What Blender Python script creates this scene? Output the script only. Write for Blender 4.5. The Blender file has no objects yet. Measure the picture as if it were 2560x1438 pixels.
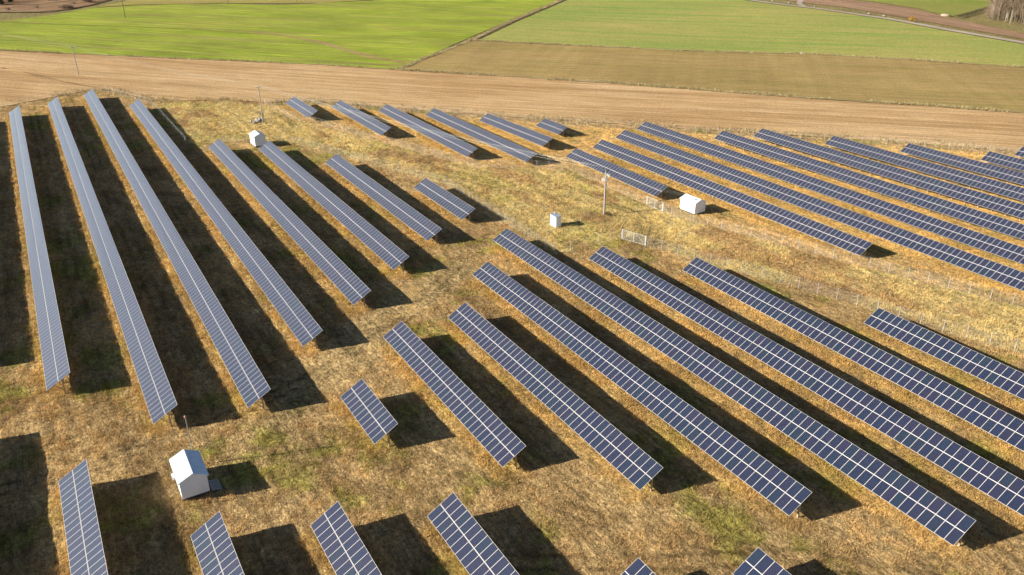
import bpy, bmesh, math, random
import numpy as np
from mathutils import Matrix, Vector, Euler
random.seed(7); rng = np.random.default_rng(11)
C = bpy.context.scene.collection

# ------------------------------------------------------------ camera
CAM_Z = 57.0
PITCH, YAW, ROLL = 0.428177, -1.024938, -0.0053057
cam_d = bpy.data.cameras.new('camera'); cam_d.sensor_width = 36.0; cam_d.lens = 27.422
cam_d.clip_start = 1.0; cam_d.clip_end = 6000.0
cam = bpy.data.objects.new('camera', cam_d); C.objects.link(cam)
cy, sy = math.cos(YAW), math.sin(YAW); cp, sp = math.cos(PITCH), math.sin(PITCH)
fwd = Vector((sy*cp, cy*cp, -sp)); rgt = Vector((cy, -sy, 0)); upv = rgt.cross(fwd)
cr, sr = math.cos(ROLL), math.sin(ROLL)
r2 = rgt*cr + upv*sr; u2 = upv*cr - rgt*sr
M = Matrix((r2, u2, -fwd)).transposed().to_4x4(); M.translation = Vector((0, 0, CAM_Z))
cam.matrix_world = M
bpy.context.scene.camera = cam

# ------------------------------------------------------------ sky, sun, exposure
SUN_EL = math.radians(24.0)
SUN_AZ = math.radians(72.5)                      # heading the light travels, from +X towards +Y
travel = Vector((math.cos(SUN_AZ)*math.cos(SUN_EL), math.sin(SUN_AZ)*math.cos(SUN_EL), -math.sin(SUN_EL)))
w = bpy.data.worlds.new('World'); bpy.context.scene.world = w; w.use_nodes = True
wn = w.node_tree; wn.nodes.clear()
sky = wn.nodes.new('ShaderNodeTexSky'); sky.sky_type = 'NISHITA'; sky.sun_disc = False
sky.sun_elevation = SUN_EL; sky.sun_rotation = math.atan2(-travel.x, -travel.y)
sky.altitude = 150; sky.air_density = .75; sky.dust_density = .6; sky.ozone_density = 1.0
bg = wn.nodes.new('ShaderNodeBackground'); bg.inputs['Strength'].default_value = 0.05
wo = wn.nodes.new('ShaderNodeOutputWorld')
wn.links.new(sky.outputs[0], bg.inputs['Color']); wn.links.new(bg.outputs[0], wo.inputs['Surface'])
sd = bpy.data.lights.new('sun', 'SUN'); sd.energy = 5.0; sd.angle = math.radians(0.5); sd.color = (1.0, 0.92, 0.80)
so = bpy.data.objects.new('sun', sd); C.objects.link(so); so.rotation_euler = travel.to_track_quat('-Z', 'Y').to_euler()
so.location = (0, -50, 150)
vs = bpy.context.scene.view_settings
vs.view_transform = 'Standard'; vs.look = 'None'; vs.gamma = 1.0; vs.use_curve_mapping = False; vs.exposure = 1.15

# ------------------------------------------------------------ helpers
def tag(o, label=None, cat=None, group=None, kind=None):
    if label: o['label'] = label
    if cat: o['category'] = cat
    if group: o['group'] = group
    if kind: o['kind'] = kind
    return o
def link(o, parent=None):
    C.objects.link(o)
    if parent is not None: o.parent = parent
    return o
def empty(name, loc, label=None, cat=None, group=None, rz=0.0):
    o = bpy.data.objects.new(name, None); o.location = loc; o.rotation_euler = (0, 0, rz); o.empty_display_size = 0.3
    C.objects.link(o); return tag(o, label, cat, group)
def dup(o, parent=None):
    c = o.copy(); C.objects.link(c)
    if parent is not None: c.parent = parent
    for ch in list(o.children): dup(ch, c)
    return c
class MB:
    """collects shapes into one mesh"""
    def __init__(s): s.v = []; s.f = []
    def add(s, vs_, fs):
        n = len(s.v); s.v += [tuple(v) for v in vs_]; s.f += [tuple(i+n for i in f) for f in fs]
    def box(s, a, b):
        x0, y0, z0 = a; x1, y1, z1 = b
        s.add([(x0,y0,z0),(x1,y0,z0),(x1,y1,z0),(x0,y1,z0),(x0,y0,z1),(x1,y0,z1),(x1,y1,z1),(x0,y1,z1)],
              [(0,3,2,1),(4,5,6,7),(0,1,5,4),(1,2,6,5),(2,3,7,6),(3,0,4,7)])
    def bar(s, a, b, wx, wy=None, side=None):
        a = Vector(a); b = Vector(b); d = (b-a).normalized(); wy = wx if wy is None else wy
        ref = Vector(side) if side else (Vector((0,0,1)) if abs(d.z) < .9 else Vector((1,0,0)))
        u = d.cross(ref).normalized()*wx/2; v = d.cross(u).normalized()*wy/2
        q = []
        for p in (a, b): q += [p-u-v, p+u-v, p+u+v, p-u+v]
        s.add(q, [(0,1,2,3),(7,6,5,4),(0,4,5,1),(1,5,6,2),(2,6,7,3),(3,7,4,0)])
    def tube(s, pts, rad, n=8):
        pts = [Vector(p) for p in pts]; rad = rad if isinstance(rad, (list, tuple)) else [rad]*len(pts)
        rings = []
        for i, p in enumerate(pts):
            d = (pts[min(i+1, len(pts)-1)]-pts[max(i-1, 0)]).normalized()
            ref = Vector((0,0,1)) if abs(d.z) < .9 else Vector((1,0,0))
            u = d.cross(ref).normalized(); v = d.cross(u)
            rings.append([p+(u*math.cos(2*math.pi*k/n)+v*math.sin(2*math.pi*k/n))*rad[i] for k in range(n)])
        vs_ = [q for r in rings for q in r]; fs = []
        for i in range(len(pts)-1):
            for k in range(n):
                a = i*n+k; b = i*n+(k+1) % n; fs.append((a, b, b+n, a+n))
        fs.append(tuple(range(n))[::-1]); fs.append(tuple((len(pts)-1)*n+k for k in range(n)))
        s.add(vs_, fs)
    def mesh(s, name, mat):
        me = bpy.data.meshes.new(name); me.from_pydata(s.v, [], s.f); me.update()
        if mat: me.materials.append(mat)
        return me
    def build(s, name, mat, parent=None, loc=None, smooth=False):
        me = s.mesh(name, mat)
        if smooth: me.polygons.foreach_set('use_smooth', [True]*len(me.polygons))
        o = bpy.data.objects.new(name, me)
        if loc is not None: o.location = loc
        return link(o, parent)

# lattice noise in numpy, used for the lie of the land and for large patches of colour
_perm = rng.random((256, 256))
def vnoise(x, y):
    xi = np.floor(x).astype(int); yi = np.floor(y).astype(int); fx = x-xi; fy = y-yi
    fx = fx*fx*(3-2*fx); fy = fy*fy*(3-2*fy)
    g = lambda a, b: _perm[a & 255, b & 255]
    return (g(xi, yi)*(1-fx)+g(xi+1, yi)*fx)*(1-fy)+(g(xi, yi+1)*(1-fx)+g(xi+1, yi+1)*fx)*fy
def fbm(x, y, o=4):
    r = 0; a = .5; t = 0
    for k in range(o):
        r = r+a*vnoise(x*2**k+k*17.3, y*2**k+k*9.1); t += a; a *= .5
    return r/t
def sstep(a, b, x):
    t = np.clip((x-a)/(b-a), 0, 1); return t*t*(3-2*t)

# ------------------------------------------------------------ the lie of the land
SC = 1/.966
Q = (-53.3332097, -3.51428103, 0.40963332, -0.09074799, 0.57633565, 0.46649188)
def zlow(x, y):                                   # height of the lower edge of the arrays
    x = np.asarray(x, float); y = np.asarray(y, float)
    X = x/SC/100; Y = y/SC/100; Xc = np.clip(X, -2.8, -.2); Yc = np.clip(Y, -.25, 1.95)
    q = Q[0]+Q[1]*Xc+Q[2]*Yc+Q[3]*Xc**2+Q[4]*Yc**2+Q[5]*Xc*Yc
    return SC*q+CAM_Z-.033*(X-Xc)*100*SC+.010*(Y-Yc)*100*SC
def gz(x, y):
    x = np.asarray(x, float); y = np.asarray(y, float)
    far = sstep(0, 80, np.maximum(-310-x, y-(x+430)))
    return zlow(x, y)-1.2+far*(fbm(x/95., y/95., 2)-.5)*1.6
def G1(x, y): return float(gz(x, y))

# rows: name, far-end x, y, z of the low far corner, slope along the row, number of module columns
PITCHM = 1.0; TILT = 0.527499; LSL = 3.447
ROWS = [
('L0',-262.0,-16.70,10.40,-0.0320,148),('L1',-266.16,-6.43,10.59,-0.0325,165),('L2',-274.03,3.73,10.73,-0.0318,187),
('L3',-281.83,14.08,10.92,-0.0317,197),('L4',-259.81,24.43,10.23,-0.0319,164),('L5',-202.99,34.90,8.50,-0.0318,99),
('L6',-195.60,45.26,8.22,-0.0300,83),('L7',-176.02,55.64,7.70,-0.0308,55),('L8',-149.17,65.97,6.94,-0.0312,22),
('U1',-241.91,65.98,9.56,-0.0253,22),('U2',-229.92,76.39,9.28,-0.0264,38),('U3',-218.42,86.65,8.89,-0.0255,55),
('U4',-207.75,96.84,8.43,-0.0225,55),('U5',-194.31,107.31,8.11,-0.0119,33),('U6',-180.47,117.62,8.01,-0.0235,11),
('R1',-151.33,107.33,7.31,-0.0333,33),('R2',-154.36,117.66,7.45,-0.0300,78),('R3',-158.38,128.12,7.77,-0.0310,132),
('R4',-162.28,138.48,8.01,-0.0310,132),('R5',-143.78,148.89,7.83,-0.0320,110),('R6',-139.93,159.23,7.85,-0.0300,99),
('R7',-125.62,169.52,7.48,-0.0290,77),('R8',-111.51,179.83,7.19,-0.0280,55),('R9',-97.25,190.13,6.85,-0.0280,33),
('R10',-95.0,200.50,7.05,-0.0280,22),
('M1',-115.33,65.99,5.90,-0.0303,88),('M2',-104.26,55.67,5.51,-0.0304,66),('M3',-93.03,45.35,5.17,-0.0332,44),
('M4',-92.61,34.90,5.07,-0.0335,33),('S1',-81.48,24.49,4.62,-0.0282,11),
('N1',-99.90,76.22,5.38,-0.0315,88),('N2',-87.78,86.68,5.27,-0.0330,77),('N3',-60.32,96.98,4.48,-0.0300,44),
('F0',-96.0,-16.80,4.95,-0.0320,44),('F1',-81.52,-6.46,4.61,-0.0300,33),('F2',-66.31,3.79,4.05,-0.0300,22),('F3',-61.78,14.16,3.94,-0.0280,22),
('F4',-57.04,24.57,3.85,-0.0280,22),('F5',-40.6,34.95,3.40,-0.0280,11),('F6',-35.85,45.27,3.32,-0.0280,11)]
# colour masks of the farm ground, one function for the turf sheet and for every tuft standing on it
SOIL = dict(tan=(.345,.240,.118), brown=(.245,.160,.078), green=(.205,.178,.052), lime=(.26,.245,.055), orange=(.45,.295,.100),
            meadow=(.385,.300,.140), pink=(.38,.27,.155), path=(.345,.250,.125))
SOIL = {k: np.array(v) for k, v in SOIL.items()}
def lerp(a, b, t): return a*(1-t[..., None])+b*t[..., None]
PATHLINE = [(-110.4,55.1),(-102.6,42.6),(-96.8,34.9),(-91.5,28.6),(-84,16)]
def dseg(x, y, a, b):
    ax, ay = a; bx, by = b; dx, dy = bx-ax, by-ay
    t = np.clip(((x-ax)*dx+(y-ay)*dy)/(dx*dx+dy*dy), 0, 1)
    return np.hypot(x-ax-t*dx, y-ay-t*dy)
def dline(x, y, pts): return np.minimum.reduce([dseg(x, y, pts[i], pts[i+1]) for i in range(len(pts)-1)])
F_W = [(-213.2,31.5),(-209.8,40.1),(-199.9,55.3),(-150.8,74.3),(-106.6,73.6),(-106.4,80.5),(-106.0,88.5)]
F_E = [(-101.1,90.1),(-91.8,93.3),(-77.5,98.9),(-59.7,104.6),(-45.2,109.8),(-20,118.6)]
F_U = [(-247.2,61.2),(-228.5,62.4),(-211.0,68.9),(-182.6,78.0),(-158.4,86.5),(-150.4,98.3),(-143.6,104.6),(-127.1,104.5),(-117.9,104.45)]
F_R = [(-112.8,104.6),(-108.2,104.9),(-91.3,110.6),(-67.6,118.6),(-53.1,123.7),(-20,135.2)]
F_N = [(-247.2,61.2),(-240.8,73.9),(-193.6,115.7),(-154.3,152.4),(-134.4,171.0),(-119.0,185.4),(-103.4,198.5),(-83.7,212.3)]
F_L = [(-266.4,-26.9),(-276.4,-12.2),(-284.9,4.5),(-290.9,14.2),(-291.0,21.0),(-264.2,30.9),(-213.2,31.5)]
TRACKS = [([(-113,62),(-104,50),(-96,37),(-89,22),(-85,8),(-84,-6),(-86,-22)], .22, .5),
          ([(-128,60),(-112,57),(-103,47),(-98,38),(-99,30),(-106,27)], .20, .4),
          ([(-84,20),(-76,13),(-68,12),(-60,16),(-50,27),(-42,40),(-34,55)], .22, .4),
          ([(-91,26),(-80,17),(-66,17.5),(-50,18)], .18, .35), ([(-60,34),(-48,40),(-38,50),(-26,62)], .2, .4),
          ([(-132,96),(-118,99),(-110,98),(-104,92),(-98,84)], .22, .35), ([(-200,46),(-190,60),(-165,72),(-140,86),(-118,99)], .22, .35)]
def inpoly(x, y, P):
    r = np.zeros(np.shape(x), bool)
    for i in range(len(P)):
        (x1, y1), (x2, y2) = P[i], P[i-1]
        if y1 == y2: continue
        c = ((y1 > y) != (y2 > y)) & (x < (x2-x1)*(y-y1)/(y2-y1)+x1); r ^= c
    return r
MEADOW = F_W+F_E+F_R[::-1]+F_U[::-1]+[(-262,50),(-264,31)]
def soil(x, y):
    n1 = fbm(x/14., y/14., 4); n2 = fbm(x/5.+40, y/5., 4); n3 = fbm(x/1.6, y/1.6+80, 3); n4 = fbm(x/30.+9, y/30.+5, 3)
    c = lerp(np.broadcast_to(SOIL['tan'], x.shape+(3,)), SOIL['brown'], sstep(.42, .68, n2)*.5)
    c = lerp(c, SOIL['green'], sstep(.52, .64, n1*.35+n2*.4+n3*.25)*.6)
    c = lerp(c, SOIL['lime'], sstep(.57, .68, n1*.4+n2*.35+n3*.25)*.5)
    md = inpoly(x, y, MEADOW)*1.0
    m = lerp(np.broadcast_to(SOIL['meadow'], x.shape+(3,)), SOIL['lime'], sstep(.48, .70, n2*.6+n1*.4)*.36)
    m = lerp(m, SOIL['brown']*1.1, sstep(.50, .72, fbm(x/9.+3, y/5.+70, 4))*.85)
    c = lerp(c, m, md)
    # the northern compound is paler and more orange than the southern one
    nb = sstep(0, 20, y-(75-.0*x))*(1-md)*sstep(-260, -200, x*0-220+y)
    nb = (inpoly(x, y, F_U+F_R+[(0,260)]+F_N[::-1]))*1.0
    nc = lerp(np.broadcast_to(np.array((.42,.290,.130)), x.shape+(3,)), SOIL['green'], sstep(.55, .7, n2)*.5)
    nc = lerp(nc, SOIL['orange'], sstep(.5, .7, n3*.5+n1*.5)*.4)
    c = lerp(c, nc, nb)
    # bleached mown strip inside the fences
    df = np.minimum(dline(x, y, F_U[1:]), dline(x, y, F_R)); c = lerp(c, SOIL['pink'], (1-sstep(1.5, 6.5, df+n2*3))*.55*(1-md))
    df2 = np.minimum(dline(x, y, F_W[2:]), dline(x, y, F_E)); c = lerp(c, SOIL['path']*.95, (1-sstep(.5, 3.0, df2+n3))*.25)
    # worn aisle through the middle
    dp = dline(x, y, PATHLINE); c = lerp(c, SOIL['path'], (1-sstep(1.5, 5.5, dp+(n2-.5)*4))*.85)
    for P_, w_, a_ in TRACKS:
        q = dline(x, y, P_); c = c*(1-1.35*a_*np.exp(-((q-.85)/w_)**2)*sstep(.30, .5, n2))[..., None]
    # unmown straw along the low edge of every array, wheel tracks between them
    st = np.zeros(x.shape); tr = np.zeros(x.shape)
    for nm, x0, y0, z0, s, n in ROWS:
        inx = sstep(x0-1.0, x0+.6, x)*(1-sstep(x0+n-.6, x0+n+1.0, x)); dy = y-y0
        st = np.maximum(st, inx*sstep(-1.9, -.5, dy+(n3-.5)*1.2)*(1-sstep(1.6, 3.4, dy)))
        inx2 = sstep(x0-8, x0, x)*(1-sstep(x0+n, x0+n+8, x))
        for o in (-3.6, -5.2): tr = np.maximum(tr, inx2*np.exp(-((dy-o)/.28)**2))
    c = lerp(c, SOIL['orange'], st*(.3+.7*n3)*.65)
    c = c*(1-.38*tr*sstep(.35, .6, n2))[..., None]
    xa = x+(fbm(x/40.+3, y/40., 2)-.5)*30; ya = y+(fbm(x/35.+60, y/35., 2)-.5)*26
    wob = fbm(xa/16., ya/1.5, 4)
    return np.clip(c*(1.22+.40*n3[..., None])*np.array((1.0,.975,.87))*(.86+.28*sstep(.32,.68,wob)[..., None]), 0, 1)

# ------------------------------------------------------------ materials
def new_mat(name, rough=.8, spec=.3):
    m = bpy.data.materials.new(name); m.use_nodes = True; b = m.node_tree.nodes['Principled BSDF']
    b.inputs['Roughness'].default_value = rough; b.inputs['Specular IOR Level'].default_value = spec
    return m, m.node_tree, b
def nd(nt, t, **kw):
    n = nt.nodes.new(t)
    for k, v in kw.items():
        if k in n.inputs: n.inputs[k].default_value = v
        else: setattr(n, k, v)
    return n
def ramp(nt, fac, stops):
    r = nt.nodes.new('ShaderNodeValToRGB'); e = r.color_ramp.elements
    while len(e) < len(stops): e.new(.5)
    for el, (p, c) in zip(e, stops):
        el.position = p; el.color = (c, c, c, 1) if not isinstance(c, tuple) else (*c, 1)
    nt.links.new(fac, r.inputs['Fac']); return r.outputs['Color']
def mul(nt, a, b, t='MULTIPLY', f=1.0):
    n = nt.nodes.new('ShaderNodeMix'); n.data_type = 'RGBA'; n.blend_type = t; n.clamp_result = False
    if isinstance(f, float): n.inputs['Factor'].default_value = f
    else: nt.links.new(f, n.inputs['Factor'])
    for i, s in ((6, a), (7, b)):
        if isinstance(s, tuple): n.inputs[i].default_value = (*s, 1)
        else: nt.links.new(s, n.inputs[i])
    return n.outputs[2]
def noise(nt, vec, scale, detail=4., rough=.6, dist=0.):
    n = nd(nt, 'ShaderNodeTexNoise', Scale=scale, Detail=detail, Roughness=rough, Distortion=dist)
    nt.links.new(vec, n.inputs['Vector']); return n.outputs['Fac']
def flat_mat(name, col, rough=.6, spec=.3, metal=0., var=.12, vs_=3.):
    m, nt, b = new_mat(name, rough, spec); b.inputs['Metallic'].default_value = metal
    tc = nt.nodes.new('ShaderNodeTexCoord')
    f = noise(nt, tc.outputs['Object'], vs_, 5.)
    nt.links.new(mul(nt, tuple(col), ramp(nt, f, [(.3, 1-var), (.7, 1+var*.4)])), b.inputs['Base Color'])
    return m
# turf sheet of the farm
def turf_mat():
    m, nt, b = new_mat('turf', .95, .1)
    at = nd(nt, 'ShaderNodeAttribute', attribute_name='soil'); geo = nt.nodes.new('ShaderNodeNewGeometry'); P = geo.outputs['Position']
    f1 = noise(nt, P, 2.0, 7., .74, .5); f2 = noise(nt, P, .7, 4., .6); f3 = noise(nt, P, 8., 3., .7)
    mpn = nd(nt, 'ShaderNodeMapping'); mpn.inputs['Scale'].default_value = (.35, 2.2, 1); nt.links.new(P, mpn.inputs['Vector'])
    f4 = noise(nt, mpn.outputs[0], .9, 5., .65, 1.2)
    c = mul(nt, at.outputs['Color'], ramp(nt, f1, [(.36, .40), (.46, .82), (.56, 1.13), (.66, 1.55)]))
    c = mul(nt, c, ramp(nt, f2, [(.36, .80), (.64, 1.20)]))
    c = mul(nt, c, ramp(nt, f4, [(.38, .74), (.62, 1.28)]))
    c = mul(nt, c, ramp(nt, f3, [(.35, .55), (.65, 1.4)]))
    nt.links.new(c, b.inputs['Base Color'])
    bp = nd(nt, 'ShaderNodeBump', Strength=1.0, Distance=.7)
    h = nt.nodes.new('ShaderNodeMath'); h.operation = 'ADD'; nt.links.new(f1, h.inputs[0]); nt.links.new(f2, h.inputs[1])
    nt.links.new(h.outputs[0], bp.inputs['Height']); nt.links.new(bp.outputs[0], b.inputs['Normal'])
    return m
# blades: the same colour function, baked per tuft
def blade_mat():
    m, nt, b = new_mat('dry grass blades', .9, .1)
    at = nd(nt, 'ShaderNodeAttribute', attribute_name='soil')
    geo = nt.nodes.new('ShaderNodeNewGeometry')
    c = mul(nt, at.outputs['Color'], ramp(nt, geo.outputs['Random Per Island'], [(0, .75), (1, 1.3)]))
    nt.links.new(c, b.inputs['Base Color'])
    tr = nt.nodes.new('ShaderNodeBsdfTranslucent'); nt.links.new(c, tr.inputs['Color'])
    mx = nt.nodes.new('ShaderNodeMixShader'); mx.inputs[0].default_value = .25
    nt.links.new(b.outputs[0], mx.inputs[1]); nt.links.new(tr.outputs[0], mx.inputs[2])
    nt.links.new(mx.outputs[0], nt.nodes['Material Output'].inputs['Surface'])
    return m
# a farmed field: drilled lines run along U (metres)
def field_mat(name, cols, streak=.35, patch=.02, patchcol=None, patchamt=.5, bump=.25, lines=0.0, linew=3.0, fine=2.2, cross=0.0):
    m, nt, b = new_mat(name, .95, .08)
    uv = nt.nodes.new('ShaderNodeUVMap'); U = uv.outputs[0]
    def mp(sx, sy_):
        n = nd(nt, 'ShaderNodeMapping'); n.inputs['Scale'].default_value = (sx, sy_, 1); nt.links.new(U, n.inputs['Vector']); return n.outputs[0]
    s1 = noise(nt, mp(.025, .9), 1., 5., .65); s2 = noise(nt, mp(.006, .16), 1., 4., .6, .3)
    pt = noise(nt, mp(patch, patch*1.6), 1., 5., .6, .4); fn = noise(nt, mp(fine*.6, fine), 1., 5., .75)
    c = ramp(nt, pt, [(.32, cols[0]), (.5, cols[1]), (.68, cols[2])])
    if patchcol:
        c = mul(nt, c, patchcol, 'MIX', ramp(nt, s2, [(.48, 0.), (.66, patchamt)]))
    c = mul(nt, c, ramp(nt, s1, [(.3, 1-streak), (.7, 1+streak*.7)]))
    c = mul(nt, c, ramp(nt, fn, [(.32, .64), (.5, 1.), (.68, 1.42)]))
    fm = noise(nt, mp(.12, .7), 1., 5., .7, .5); c = mul(nt, c, ramp(nt, fm, [(.34, .84), (.66, 1.14)]))
    if lines > 0:
        sx = nt.nodes.new('ShaderNodeSeparateXYZ'); nt.links.new(U, sx.inputs[0])
        wob = nt.nodes.new('ShaderNodeMath'); wob.operation = 'MULTIPLY_ADD'; nt.links.new(s2, wob.inputs[0]); wob.inputs[1].default_value = .9
        nt.links.new(sx.outputs[1], wob.inputs[2])
        k = nt.nodes.new('ShaderNodeMath'); k.operation = 'PINGPONG'; nt.links.new(wob.outputs[0], k.inputs[0]); k.inputs[1].default_value = linew
        c = mul(nt, c, ramp(nt, k.outputs[0], [(0, 1-lines), (.35, 1.), (1, 1.)]))
    if cross > 0:
        s3 = noise(nt, mp(.22, .008), 1., 3., .6)
        c = mul(nt, c, ramp(nt, s3, [(.35, 1-cross), (.65, 1+cross*.8)]))
    nt.links.new(c, b.inputs['Base Color'])
    bp = nd(nt, 'ShaderNodeBump', Strength=1.0, Distance=bump)
    h = nt.nodes.new('ShaderNodeMath'); h.operation = 'ADD'; nt.links.new(s1, h.inputs[0]); nt.links.new(fn, h.inputs[1])
    nt.links.new(h.outputs[0], bp.inputs['Height']); nt.links.new(bp.outputs[0], b.inputs['Normal'])
    return m

M_TURF = turf_mat(); M_BLADE = blade_mat()
M_WHITE = flat_mat('white painted metal', (.84,.88,.93), .5, .4, 0, .06, 2.)
M_ROOF = flat_mat('white roof sheet', (.72,.80,.88), .4, .4, 0, .10, 1.5)
M_GALV = flat_mat('galvanised steel', (.42,.42,.41), .45, .5, .6, .2, 8.)
M_FPOST = flat_mat('bright galvanised post', (.50,.50,.48), .5, .5, .1, .1, 6.)
M_POST = flat_mat('sunlit brown post steel', (.42,.34,.26), .6, .4, .2, .25, 6.)  # galvanised steel, with the brown of sunlight on it put into the colour
M_GATE = flat_mat("pale grey gate paint", (.46,.48,.46), .5, .4, 0, .12, 5.)
M_CONC = flat_mat('pale concrete', (.36,.35,.33), .85, .2, 0, .2, 2.)
M_CONCD = flat_mat('grey concrete', (.30,.29,.27), .85, .2, 0, .25, 2.)
M_DARK = flat_mat('dark steel', (.06,.06,.065), .5, .4, 0, .2, 4.)
M_WIRE = flat_mat('bright overhead wire', (.62,.66,.60), .35, .5, .3, .05, 4.)
M_CERAM = flat_mat('white insulator ceramic', (.75,.76,.74), .25, .5)
M_STONE = flat_mat('field stone', (.36,.33,.31), .9, .2, 0, .4, 3.)
M_BARK = flat_mat('grey brown bark', (.16,.125,.095), .9, .1, 0, .4, 5.)
M_BIRCH = flat_mat('pale birch bark', (.42,.37,.30), .8, .1, 0, .6, 1.2)
M_TWIG = flat_mat('bare brown twigs', (.25,.19,.13), .9, .1, 0, .3, 1.)
M_PINE = flat_mat('dark conifer needles', (.035,.05,.022), .9, .1, 0, .4, 1.)
M_GOLD = flat_mat('orange autumn leaves', (.42,.24,.04), .9, .1, 0, .3, 1.)
M_WOOD = flat_mat('grey weathered wood', (.42,.40,.36), .85, .1, 0, .3, 6.)

# photovoltaic glass: six by ten cells from the UV map
def glass_mat():
    m, nt, b = new_mat('photovoltaic cells', .12, .5)
    b.inputs['IOR'].default_value = 1.5; b.inputs['Coat Weight'].default_value = 1.0; b.inputs['Coat Roughness'].default_value = .05; b.inputs['Coat IOR'].default_value = 1.5; b.inputs['Sheen Weight'].default_value = .45; b.inputs['Sheen Roughness'].default_value = .45
    b.inputs['Roughness'].default_value = .3
    uv = nt.nodes.new('ShaderNodeUVMap'); sp_ = nt.nodes.new('ShaderNodeSeparateXYZ'); nt.links.new(uv.outputs[0], sp_.inputs[0])
    outs = []
    for i in (0, 1):
        fr = nt.nodes.new('ShaderNodeMath'); fr.operation = 'FRACT'; nt.links.new(sp_.outputs[i], fr.inputs[0])
        ab = nt.nodes.new('ShaderNodeMath'); ab.operation = 'SUBTRACT'; nt.links.new(fr.outputs[0], ab.inputs[0]); ab.inputs[1].default_value = .5
        a2 = nt.nodes.new('ShaderNodeMath'); a2.operation = 'ABSOLUTE'; nt.links.new(ab.outputs[0], a2.inputs[0])
        gt = nt.nodes.new('ShaderNodeMath'); gt.operation = 'GREATER_THAN'; nt.links.new(a2.outputs[0], gt.inputs[0]); gt.inputs[1].default_value = .468
        outs.append(gt.outputs[0])
    mx = nt.nodes.new('ShaderNodeMath'); mx.operation = 'MAXIMUM'; nt.links.new(outs[0], mx.inputs[0]); nt.links.new(outs[1], mx.inputs[1])
    oi = nt.nodes.new('ShaderNodeObjectInfo'); ge = nt.nodes.new('ShaderNodeNewGeometry')
    ad = nt.nodes.new('ShaderNodeMath'); ad.operation = 'ADD'; nt.links.new(oi.outputs['Random'], ad.inputs[0]); nt.links.new(ge.outputs['Random Per Island'], ad.inputs[1])
    wh = nt.nodes.new('ShaderNodeTexWhiteNoise'); wh.noise_dimensions = '1D'; nt.links.new(ad.outputs[0], wh.inputs['W'])
    cell = ramp(nt, wh.outputs['Value'], [(0, (.003,.007,.024)), (.35, (.005,.006,.025)), (.65, (.010,.007,.025)), (.85, (.003,.011,.022)), (1, (.004,.008,.030))])
    # slight grain between single cells
    vo = nd(nt, 'ShaderNodeTexWhiteNoise'); fl = nt.nodes.new('ShaderNodeVectorMath'); fl.operation = 'FLOOR'; nt.links.new(uv.outputs[0], fl.inputs[0]); nt.links.new(fl.outputs[0], vo.inputs['Vector'])
    cell = mul(nt, cell, ramp(nt, vo.outputs['Value'], [(0, .82), (1, 1.2)]))
    c = mul(nt, cell, (.085,.115,.19), 'MIX', mx.outputs[0])
    nt.links.new(c, b.inputs['Base Color'])
    return m
M_GLASS = glass_mat()
M_FRAME = flat_mat('bright module frame', (.54,.53,.52), .45, .5, .0, .04, 1.)

def chainlink():
    m = bpy.data.materials.new('chain link wire'); m.use_nodes = True; nt = m.node_tree; b = nt.nodes['Principled BSDF']
    b.inputs['Base Color'].default_value = (.55,.56,.52,1); b.inputs['Roughness'].default_value = .5; b.inputs['Metallic'].default_value = .2
    uv = nt.nodes.new('ShaderNodeUVMap'); s = nt.nodes.new('ShaderNodeSeparateXYZ'); nt.links.new(uv.outputs[0], s.inputs[0])
    res = []
    for sg in ('ADD', 'SUBTRACT'):
        a = nt.nodes.new('ShaderNodeMath'); a.operation = sg; nt.links.new(s.outputs[0], a.inputs[0]); nt.links.new(s.outputs[1], a.inputs[1])
        k = nt.nodes.new('ShaderNodeMath'); k.operation = 'MULTIPLY'; nt.links.new(a.outputs[0], k.inputs[0]); k.inputs[1].default_value = 12.
        f = nt.nodes.new('ShaderNodeMath'); f.operation = 'FRACT'; nt.links.new(k.outputs[0], f.inputs[0])
        l = nt.nodes.new('ShaderNodeMath'); l.operation = 'LESS_THAN'; nt.links.new(f.outputs[0], l.inputs[0]); l.inputs[1].default_value = .024
        res.append(l.outputs[0])
    mx = nt.nodes.new('ShaderNodeMath'); mx.operation = 'MAXIMUM'; nt.links.new(res[0], mx.inputs[0]); nt.links.new(res[1], mx.inputs[1])
    nt.links.new(mx.outputs[0], b.inputs['Alpha'])
    return m
M_LINK = chainlink()

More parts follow.
